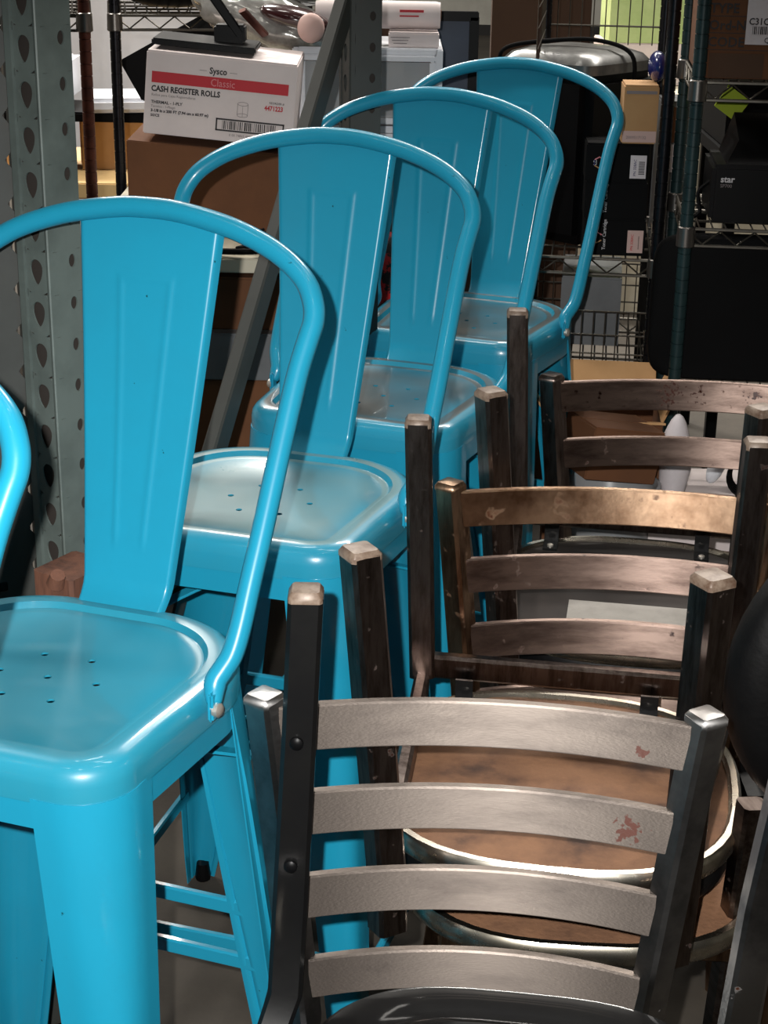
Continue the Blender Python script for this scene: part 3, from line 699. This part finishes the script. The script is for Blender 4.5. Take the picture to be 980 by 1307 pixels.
# black stand on the white carton
B_ = thing('stand_base', 'black metal stand base with a bent arm on top of the white carton', 'stand', (-.36, 3.43, 1.203), 0)
b = MB(); b.box((0.0, -.03, .012), (.20, .15, .012), Matrix.Rotation(math.radians(4.9), 3, 'Y'), .003); b.build('plate', 'black', B_)
b = MB(); b.box((.045, -.03, .030), (.06, .05, .035), bev=.004); b.build('bracket', 'black', B_)
b = MB(); b.bar([(.065, -.05, .030), (.0, -.05, .12), (-.02, -.05, .16)], .018, .012); b.build('arm', 'black', B_)
b = MB(); b.bar([(.07, -.05, .075), (.11, .0, .025)], .016, .008); b.build('arm', 'pole_rust', B_)
# wrapped bundle
def blob(name, label, cat, m, c, r, seed=0, amp=.15, sub=4, rot=(0, 0, 0), fr=9.):
    b = MB(); bmesh.ops.create_icosphere(b.bm, subdivisions=sub, radius=1.)
    R = Matrix.Rotation(rot[2], 3, 'Z') @ Matrix.Rotation(rot[1], 3, 'Y') @ Matrix.Rotation(rot[0], 3, 'X')
    for v in b.bm.verts:
        n = v.co.normalized(); p = Vector((n.x*r[0], n.y*r[1], n.z*r[2]))
        k = 1+amp*noise.noise(p*fr+Vector((seed, 0, 0)))+amp*.5*noise.noise(p*fr*3+Vector((0, seed, 0)))
        v.co = R @ (p*k)+Vector(c)
    o = b.build(name, m); return setp(o, label, cat)
blob('wrapped_bundle', 'silvery bubble-wrapped bundle lying behind the printed white carton', 'package', 'wrap', (-.245, 3.66, 1.230), (.20, .07, .055), 2, .22, rot=(0, .30, 0), fr=14)
blob('plastic_sheet', 'crumpled clear plastic sheet above the wrapped bundle', 'plastic', 'wrap', (-.23, 3.75, 1.300), (.22, .08, .03), 5, .35, rot=(0, .10, 0), fr=16)
blob('vinyl_pad', 'glossy maroon pad lying on the silvery bundle', 'pad', 'maroon', (-.200, 3.60, 1.248), (.075, .05, .022), 3, .1, 3, rot=(0, .22, 0))
# drawer unit
D_ = thing('drawer_unit', 'white plastic drawer unit behind the rack frame, clear drawer fronts', 'drawers', (-.05, 3.72, .86), 0)
for x in (-.148, .148):
    b = MB(); b.box((x, 0, .165), (.016, .26, .33), bev=.003); b.build('side_panel', 'white', D_)
for z in (.006, .165, .324):
    b = MB(); b.box((0, 0, z), (.29, .26, .014), bev=.003); b.build('shelf', 'white', D_)
for z in (.085, .245):
    for x in (-.072, .072):
        b = MB()
        for (cx, cz, ww, hh) in ((x, z+.066, .138, .012), (x, z-.062, .138, .012), (x-.063, z, .012, .12), (x+.063, z, .012, .12)): b.box((cx, -.130, cz), (ww, .012, hh), bev=.002)
        dr = b.build('drawer', 'white', D_)
        b = MB(); b.box((x, -.126, z), (.116, .004, .116)); b.build('front_pane', 'clear', dr)
        b = MB(); b.box((x, -.05, z-.02), (.10, .12, .07), bev=.004); b.build('contents', 'grey_pl', dr)
carton('closed brown carton supporting the white drawer unit', (-.0, 3.72, 0), 0, (.36, .32, .855), 'kraft_d')
b = MB(); Rr = Matrix.Rotation(PI/2, 3, 'Y')
b.revolve([(.010, -.13), (.026, -.13), (.028, -.12), (.028, .12), (.026, .13), (.010, .13)], (-.03, 3.66, 1.252), 24, Rr)
P_ = thing('film_roll', 'white roll of printed film lying on the drawer unit', 'roll', (0, 0, 0))
b.build('film', 'white_box', P_)
b = MB(); b.revolve([(.010, -.132), (.012, -.132), (.012, .132), (.010, .132)], (-.03, 3.66, 1.252), 14, Rr); b.build('core', 'kraft', P_)
b = MB(); b.box((.04, 3.6316, 1.262), (.05, .001, .005)); b.box((.035, 3.6312, 1.252), (.04, .001, .003)); b.build('print_marks', 'red', P_)
SB, w_, d_, h_ = carton('small flat white carton on the right end of the drawer unit', (.045, 3.64, 1.1915), 0, (.105, .07, .028), 'white_box')
b = MB()
for k in range(3): b.box((-.028, -.0357, .020-.006*k), (.04-.006*k, .0006, .0016))
b.build('print_marks', 'ink_g', SB)
blob('roll_of_tape', 'off-white roll end poking out left of the diagonal brace', 'roll', 'label_pink', (-.165, 3.55, 1.232), (.028, .02, .030), 1, .02, 3)
# picture frame
PF = thing('framed_picture', 'black framed picture with a blue-grey print standing behind the drawer unit', 'picture', (.115, 4.05, .95), 0)
b = MB()
for (cx, cz, ww, hh) in ((0, .27, .17, .022), (0, .011, .17, .022), (-.075, .14, .022, .26), (.075, .14, .022, .26)): b.box((cx, 0, cz), (ww, .02, hh), bev=.002)
b.build('frame', 'black', PF)
panel(PF, 0, .14, .135, .245, .004, 'picture', 'print')
b = MB(); b.revolve([(.002, 0), (.016, .02), (.012, .055), (.018, .09), (.006, .112), (.010, .125), (.004, .137)], (-.035, .0005, .10), 12)
b.bm.transform(Matrix.Scale(.05, 4, (0, 1, 0))); b.build('figure_print', 'rustred', PF)
carton('wooden crate holding up the framed picture', (.13, 4.12, 0), 0, (.26, .30, .95), 'kraft_d')
carton('tall dark brown carton beside the framed picture', (.372, 4.45, 0), -.05, (.24, .4, 1.55), 'kraft_d')
carton('pale books and papers piled above the film roll', (-.05, 4.0, 1.27), 0, (.18, .16, .07), 'greenery', 'papers', 'paper_pile')
carton('closed brown carton holding the pile of papers', (-.075, 4.05, 0), 0, (.14, .28, 1.268), 'kraft_d')
b = MB(); rnd = random.Random(5)
for k in range(7):
    pts = [(-.235+rnd.uniform(-.05, .05), 3.17+rnd.uniform(-.06, .05), .868+rnd.uniform(0, .022)) for _ in range(6)]; b.tube(smooth_path(pts, 5), .0028, 6)
setp(b.build('cable_tangle', 'black'), 'tangle of thin black cables on the front edge of the work table', 'cable')
# things below the table
carton('brown carton on the lower shelf of the work table', (-.33, 3.24, .311), 0, (.34, .22, .30), 'kraft')
carton('flat grey box between the brown cartons below the tabletop', (-.33, 3.22, .613), 0, (.30, .2, .09), 'grey_pl')
carton('brown tray jammed right under the tabletop', (-.32, 3.25, .705), 0, (.32, .2, .10), 'kraft')
blob('clear_bag', 'crumpled clear bag beside the diagonal brace', 'bag', 'clear', (-.13, 2.98, .63), (.06, .05, .11), 4, .4, 4, fr=20)
b = MB(); b.tube(smooth_path([(-.32, 3.095, .869), (-.25, 3.085, .872), (-.21, 3.13, .870), (-.19, 3.10, .83), (-.195, 3.085, .70), (-.19, 3.08, .55)], 6), .006, 8)
setp(b.build('cable', 'black'), 'black cable trailing off the edge of the work table', 'cable')
blob('checked_bag', 'red and black checked bag glimpsed between the stool backs', 'bag', 'redbag', (.012, 3.47, .735), (.06, .05, .10), 9, .15, 3)
carton('white paper packet standing below the checked bag', (.01, 3.41, .42), .1, (.07, .03, .205), 'white_box', 'packet', 'paper_packet')
carton('plain brown carton on the floor behind the third stool', (.02, 3.47, 0), 0, (.22, .15, .418), 'kraft')

# ------------------------------------------------------------------ poles and wire shelving
def pole(b, x, y, z0, z1, r=.0127):
    prof = [(r, z0)]; z = z0+.02
    while z < z1:
        prof += [(r, z-.0012), (r*.86, z-.0008), (r*.86, z+.0008), (r, z+.0012)]; z += .0254
    prof.append((r, z1)); b.revolve(prof, (x, y, 0), 14)
def collar(b, x, y, z, h=.04): b.revolve([(.015, z-h/2), (.018, z-h/2+.002), (.017, z+h/2-.002), (.015, z+h/2)], (x, y, 0), 16)
def wire_shelf(name, parent, x0, x1, y0, y1, z, m='wire', step=.025, truss=True):
    b = MB(); r = .0028
    for (p, q) in (((x0, y0), (x1, y0)), ((x0, y1), (x1, y1)), ((x0, y0), (x0, y1)), ((x1, y0), (x1, y1))):
        for dz in (0, -.032): b.tube([(*p, z+dz), (*q, z+dz)], r*1.2, 6)
    if truss:
        for yy in (y0, y1):
            n = int((x1-x0)/.032); b.tube([(x0+(x1-x0)*i/n, yy, z-.003-(.026 if i % 2 else 0)) for i in range(n+1)], r*.8, 5)
        n = int((y1-y0)/.032)
        for xx in (x0, x1): b.tube([(xx, y0+(y1-y0)*i/n, z-.003-(.026 if i % 2 else 0)) for i in range(n+1)], r*.8, 5)
    x = x0+step
    while x < x1: b.tube([(x, y0, z+.002), (x, y1, z+.002)], r*.65, 4); x += step
    for k in range(1, 4): yy = y0+(y1-y0)*k/4; b.tube([(x0, yy, z-.002), (x1, yy, z-.002)], r, 5)
    return b.build(name, m, parent)
def wire_unit(label, loc, rz, W, D, shelves, poles, mp, msh='wire', H=1.9, group=None, h0=None):
    t = thing('wire_shelving', label, 'shelving', (*loc, 0), rz, group)
    for (x, y) in ((0, 0), (W, 0), (0, D), (W, D)):
        b = MB(); pole(b, x, y, 0, h0 if (h0 and x == 0 and y == 0) else H); po = b.build('pole', mp, t)
        for z in shelves:
            b = MB(); collar(b, x, y, z-.015); b.build('collar', 'collar', po)
    for z in shelves: wire_shelf('wire_shelf', t, 0, W, 0, D, z, msh)
    return t
# rack 1 : behind the farthest stool
U1 = wire_unit('chrome wire shelving unit holding the toner cartons and black cabinet', (.285, 3.42), -.12, .262, .46, (.80, .56), None, 'pole_black', h0=.83)
# basket on the lower shelf
b = MB()
for z in (.60, .64, .69):
    b.tube([(0, 0, z), (.262, 0, z), (.262, .46, z), (0, .46, z)], .002, 5, True)
for k in range(12):
    x = .262*k/11
    b.tube([(x, 0, .56), (x, 0, .69)], .0013, 4); b.tube([(x, .46, .56), (x, .46, .69)], .0013, 4)
for k in range(14):
    y = .46*k/13
    b.tube([(0, y, .56), (0, y, .69)], .0013, 4); b.tube([(.262, y, .56), (.262, y, .69)], .0013, 4)
b.build('basket_side', 'wire', U1)
b = MB()
for k in range(11): b.tube([(.262*k/10, .46, 1.18), (.262*k/10, .46, 1.9)], .0013, 4)
for z in (1.22, 1.30, 1.38): b.tube([(0, .46, z), (.262, .46, z)], .002, 4)
for k in range(14): b.tube([(0, .46*k/13, 1.18), (0, .46*k/13, 1.9)], .0013, 4)
for z in (1.21, 1.25, 1.29, 1.33): b.tube([(0, 0, z), (0, .46, z)], .0018, 4)
b.build('wire_panel', 'wire', U1)
carton('dark grey crate in the wire basket below the toner cartons', (.455, 3.70, .566), -.12, (.13, .22, .15), 'grey_pl', 'crate', 'crate')
# black cabinet
CB = thing('speaker_cabinet', 'tall black cabinet with a grey top and a loose cable, behind the farthest stool', 'cabinet', (.390, 3.655, .806), -.75)
b = MB(); b.box((0, 0, .175), (.26, .26, .35), bev=.022); b.build('body', 'black', CB)
b = MB()
rings = []
for k, dz in ((.0, .345), (.0, .365), (.012, .378), (.04, .388), (.09, .391)):
    hw = .122-k; rings.append([(x, y, dz) for x, y in seat_outline(hw, 40, 6)])
b.quad_strip(rings); b.build('top_cover', 'case_top', CB)
b = MB(); b.box((-.03, -.122, .356), (.05, .006, .010), bev=.002); b.box((.02, -.122, .354), (.018, .02, .018), bev=.003); b.build('latch', 'black', CB)
b = MB(); b.tube(smooth_path([(-.135, -.10, .24), (-.13, -.10, .34), (-.11, -.10, .384), (-.04, -.04, .400), (.05, .0, .405), (.125, .02, .380), (.134, .02, .30), (.136, .02, .22)], 8), .0045, 8); b.build('cable', 'black_m', CB)
# toner cartons
for k, (lb, has) in enumerate((('lowest black toner carton of the stack, pink paper label at its corner', 1), ('middle black toner carton of the stack, without a paper label', 0), ('top black toner carton of the stack, white barcode label, under the tan box', 2))):
    t, w_, d_, h_ = carton(lb, (.462-.002*k, 3.455, .806+.0755*k), -.05, (.125, .10, .0735), 'black_m', group='black toner cartons stacked on the wire shelf', tape=False)
    yf = -.0512
    text('lettering', 'Toner Cartridge', .0098, t, -.018, yf, .012, 'ink_w', ry=PI/2, sx=.95)
    b = MB()
    hexa = [(.011*math.cos(PI/6+PI/3*i)-.036, yf, .037+.011*math.sin(PI/6+PI/3*i)) for i in range(6)]
    b.tube(hexa[0:3], .0013, 5); b.build('emblem', 'ink_p', t)
    b = MB(); b.tube(hexa[2:4], .0013, 5); b.build('emblem', 'blue', t)
    b = MB(); b.tube(hexa[3:6], .0013, 5); b.build('emblem', 'kraft_l', t)
    text('lettering', 'LD', .0095, t, -.041, yf, .032, 'ink_w', ry=PI/2)
    if has:
        lx = .042
        panel(t, lx, .030, .032, .046, yf, 'label_pink' if has == 1 else 'label')
        text('lettering', 'PN 328AC', .0075, t, lx-.004, yf-.0006, .012, 'red' if has == 1 else 'blue', ry=PI/2)
        b = MB()
        for i in range(9): b.box((lx+.007, yf-.0006, .016+.003*i), (.012 if has == 2 else .002, .0003, .0016))
        b.build('barcode', 'ink', t, smooth=False)
t, w_, d_, h_ = carton('tan wooden-print box with clipped corners on the toner cartons', (.496, 3.44, 1.034), -.05, (.068, .09, .112), 'kraft_l')
panel(t, 0, .014, .066, .022, -.0458, 'label_pink'); text('lettering', '2009517132', .008, t, -.026, -.0465, .010, 'ink_g')
panel(t, 0, .100, .060, .006, -.0458, 'ink_g', 'stripe')
blob('bottle', 'glossy dark blue bottle lying on the tan box', 'bottle', 'blue', (.530, 3.46, 1.178), (.018, .04, .030), 3, .03, 3)
t, w_, d_, h_ = carton('brown and grey taped carton standing right of the black pole', (.630, 3.78, .765), -.05, (.08, .12, .31), 'grey_pl')
panel(t, 0, .262, .075, .075, -.061, 'kraft', 'brown_panel'); panel(t, 0, .190, .075, .06, -.061, 'label', 'white_panel')
b = MB(); b.box((.63, 3.78, .757), (.10, .20, .012)); b.box((.63, 3.78, .378), (.09, .16, .745)); setp(b.build('pedestal', 'black_m'), 'dark narrow stand under the taped carton', 'stand')

# rack 2 at right
U2 = wire_unit('wire shelving unit on dark green poles at the right edge', (.568, 3.20), -.10, .90, .36, (1.178, .905, .585), None, 'pole_teal')
def onU2(x, y, z): c, s = math.cos(-.10), math.sin(-.10); return (.568+x*c-y*s, 3.20+x*s+y*c, z)
t, w_, d_, h_ = carton('brown carton with an address label on the top wire shelf', onU2(.213, .185, 1.183), -.10, (.42, .32, .26), 'kraft')
yf = -.1612
for k, s_ in enumerate(('TYPE', 'Ord-No.', 'CODE')):
    text('lettering', s_, .024, t, -.200, yf, .118-.030*k, 'ink', bold=.0004)
    panel(t, -.10, .112-.030*k, .21, .0012, yf, 'ink', 'rule')
panel(t, -.075, .115, .115, .105, yf-.0003, 'label')
text('lettering', 'C31CD52A99', .017, t, -.128, yf-.001, .098, 'ink', bold=.0003, sx=.9); barcode(t, -.120, -.035, .088, .014, yf-.001)
text('lettering', 'Qty. 1', .014, t, -.098, yf-.001, .066, 'ink')
panel(t, -.145, .024, .10, .044, yf-.0003, 'kraft_d', 'tape')
# receipt printer
RP = thing('receipt_printer', 'black receipt printer with a small pink label on the middle wire shelf', 'printer', onU2(.168, .14, .911), -.10)
b = MB(); b.box((0, 0, .055), (.25, .20, .11), bev=.008); b.build('body', 'black', RP)
b = MB(); rings = [[(-.10, -.09, z0), (.11, -.09, z0), (.11, .09, z0+dz), (-.10, .09, z0+dz)] for z0, dz in ((.108, 0), (.135, .04))]
rings[1] = [(-.075, -.05, .150), (.10, -.05, .150), (.10, .09, .185), (-.075, .09, .185)]
b.quad_strip(rings); b.build('cover', 'black', RP)
text('lettering', 'star', .017, RP, -.108, -.1012, .078, 'ink_w', bold=.0004)
text('lettering', 'SP700', .009, RP, -.108, -.1012, .068, 'ink_g')
panel(RP, .005, .1, .040, .010, -.1008, 'label_pink')
b = MB(); b.box((.085, -.101, .022), (.05, .006, .012), bev=.002); b.build('slot', 'grey_pl', RP)
b = MB(); b.tube(smooth_path([(-.124, -.05, .07), (-.145, -.06, .05), (-.14, -.07, .015), (-.155, -.08, .004)], 5), .004, 6); b.build('cable', 'black_m', RP)
b = MB(); b.box((.012, .0, .0), (.055, .004, .050), Matrix.Rotation(.6, 3, 'Y'), .001); b.tube([(.0, .002, .02), (.004, .002, .078)], .0012, 6)
o = b.build('price_tag', 'green', xf=Matrix.Translation(onU2(.085, .33, 1.10))); setp(o, 'lime green plastic tag hanging behind the receipt printer', 'tag')
# black monitor-like panel on the lowest shelf
BP = thing('flat_case', 'large black rounded flat case standing on the lowest wire shelf', 'case', onU2(.150, .06, .590), -.08)
b = MB(); rings = []
for k, y in ((.012, -.022), (.003, -.018), (0, -.010), (0, .010), (.004, .018)):
    rings.append([(x*(1-k*3), y, .150+z*(1-k*3)) for x, z in [(p[0], p[1]) for p in seat_outline(.205, 56, 7, wy=.145/.205)]])
b.quad_strip(rings); b.build('body', 'black_m', BP)
# ------------------------------------------------------------------ low things seen through the chair backs
OC = thing('open_carton', 'open brown carton with raised flaps beside the wire basket', 'box', (.438, 3.245, .0), -.08)
b = MB()
w_, d_, h_ = .22, .20, .535
for (c, s_) in (((0, -d_/2, h_/2), (w_, .004, h_)), ((0, d_/2, h_/2), (w_, .004, h_)), ((-w_/2, 0, h_/2), (.004, d_, h_)), ((w_/2, 0, h_/2), (.004, d_, h_)), ((0, 0, .004), (w_, d_, .004))): b.box(c, s_)
b.build('body', 'kraft', OC)
def flap(p0, p1, dv, ww=.004):
    b = MB(); p0, p1, dv = Vector(p0), Vector(p1), Vector(dv); n = (p1-p0).cross(dv).normalized()*ww/2
    b.quad_strip([[p0-n, p1-n, p1+dv*.98-n, p0+dv-n], [p0+n, p1+n, p1+dv*.98+n, p0+dv+n]]); b.build('flap', 'kraft_l', OC, smooth=False)
flap((-w_/2, d_/2, h_), (w_/2, d_/2, h_), (0, .04, .055))
flap((w_/2, -d_/2, h_), (w_/2, d_/2, h_), (.03, 0, .07))
flap((-w_/2, -d_/2, h_), (-w_/2, d_/2, h_), (-.05, 0, .075))
flap((-w_/2, -d_/2, h_), (w_/2, -d_/2, h_), (.0, -.085, .025))
t, w_, d_, h_ = carton('reddish printed carton tilted behind the rearmost ladder back', (.42, 3.03, .470), .35, (.15, .12, .10), 'kraft', tilt=.18)
b = MB()
for k in range(3): b.box((-.01, -.0607, .085-.020*k), (.09-.02*k, .0008, .005))
b.build('print_marks', 'ink', t)
TB = thing('storage_tub', 'clear plastic tub with a rim under the printed carton', 'tub', (.43, 3.03, .20), 0)
b = MB(); b.revolve([(.075, 0), (.088, .22), (.098, .235), (.098, .25), (.092, .252), (.084, .24), (.070, .01)], (0, 0, 0), 32); b.build('body', 'clear', TB)
b = MB(); b.revolve([(.068, .012), (.078, .16), (.01, .17)], (0, 0, 0), 24); b.build('contents', 'grey_pl', TB)
carton('low brown carton on the floor under the clear tub', (.455, 3.0, 0), 0, (.14, .14, .196), 'kraft')
blob('cloth_bag', 'off-white cloth bag standing between the shelving poles', 'bag', 'label', (.555, 3.04, .50), (.030, .03, .085), 6, .2, 3)
b = MB(); b.box((.555, 3.04, .21), (.10, .10, .42)); setp(b.build('crate', 'white_box'), 'pale upright crate under the cloth bag', 'crate')
b = MB()
for k in range(4): b.tube([(.70+(.030+.003*k)*math.cos(2*PI*i/24), 3.08-.008*k, .455+(.034+.002*k)*math.sin(2*PI*i/24)) for i in range(24)], .004, 6, True)
setp(b.build('cable_coil', 'black'), 'coiled black cable standing upright on the white bin', 'cable')
blob('white_bottle', 'white plastic bottle leaning beside the coiled cable', 'bottle', 'white', (.648, 3.10, .465), (.016, .018, .042), 2, .05, 3, rot=(0, .35, 0))
carton('low white bin with pinkish sides below the coiled cable', (.70, 3.12, .0), 0, (.22, .2, .412), 'white_box', 'bin', 'bin')

# ------------------------------------------------------------------ left rear shelving and far things
U3 = wire_unit('wire shelving unit whose rusty brown pole stands right of the rack column', (-1.243, 3.595), .176, .60, .35, (1.238,), None, 'pole_rust', 'wire_d')
U4 = wire_unit('wire shelving unit with a dark chrome pole left of the printed white carton', (-.632, 3.98), .157, .44, .38, (1.215,), None, 'pole_black', 'wire_d')
blob('black_bundle', 'dark round bundle on the upper shelf above the rusty pole', 'bundle', 'black', (-.52, 4.16, 1.275), (.14, .09, .055), 8, .1, 3)
FT = thing('plywood_table', 'pale plywood packing table far behind the rusty pole', 'table', (-1.02, 5.6, 0))
b = MB(); b.box((0, 0, .58), (.9, .7, .05), bev=.004); b.build('tabletop', 'plywood', FT)
for x in (-.4, .4):
    for y in (-.3, .3):
        b = MB(); b.bar([(x, y, 0), (x, y, .556)], .06, .06); b.build('leg', 'kraft', FT)
carton('tan carton at the left on the plywood table', (-1.14, 5.55, .606), 0, (.19, .2, .16), 'kraft_l')
carton('light brown carton at the right on the plywood table', (-.91, 5.60, .606), .2, (.21, .2, .17), 'kraft_l')
b = MB(); b.box((-1.00, 5.55, .785), (.46, .3, .03), bev=.005); setp(b.build('tray', 'black'), 'dark flat tray lying on the two cartons', 'tray')
b = MB(); b.box((-1.12, 5.6, .89), (.20, .25, .17), bev=.03); b.box((-1.08, 5.47, .86), (.08, .02, .05), bev=.005)
setp(b.build('office_machine', 'white'), 'boxy off-white office machine on the dark tray', 'machine')
b = MB(); b.box((-.88, 5.5, .825), (.20, .26, .045), Matrix.Rotation(.2, 3, 'Z'), .012)
setp(b.build('flat_device', 'white'), 'flat grey-white device beside the office machine', 'machine')
b = MB(); b.box((-.92, 7.0, .55), (.9, .5, 1.1), bev=.01); setp(b.build('packing_bench', 'white'), 'white packing bench far back at the left', 'bench')
b = MB(); b.box((-.62, 5.0, 1.02), (.30, .04, .13), Matrix.Rotation(-.5, 3, 'Y'), .004); b.box((-.62, 5.02, .5), (.03, .03, .98)); b.box((-.62, 5.02, .006), (.2, .2, .012))
setp(b.build('tilted_panel', 'black'), 'tilted black panel on a stand behind the white carton', 'panel')
# far right
b = MB(); b.box((.9, 6.5, .40), (1.3, .8, .8), bev=.01); setp(b.build('packing_bench', 'table'), 'pale packing bench seen through the wire cage', 'bench')
carton('green and white printed carton on the far packing bench', (1.02, 6.5, .95), 0, (.46, .3, .4), 'greenery')
carton('flat pale carton lying under the green printed one', (1.02, 6.5, .802), 0, (.5, .3, .146), 'white_box')
SD = thing('side_table', 'dark side table behind the receipt printer', 'table', (1.25, 4.6, 0))
b = MB(); b.box((0, 0, .86), (.80, .5, .03)); b.build('tabletop', 'black_m', SD)
for x in (-.36, .36):
    for y in (-.2, .2):
        b = MB(); b.bar([(x, y, 0), (x, y, .846)], .03, .03); b.build('leg', 'black', SD)
carton('dark cabinet standing on the side table behind the top shelf', (1.25, 4.6, .877), 0, (.78, .4, .55), 'black_m', 'cabinet', 'cabinet')
carton('tan carton at the left end of the far packing bench', (.48, 6.4, .802), 0, (.2, .3, .42), 'kraft_l')
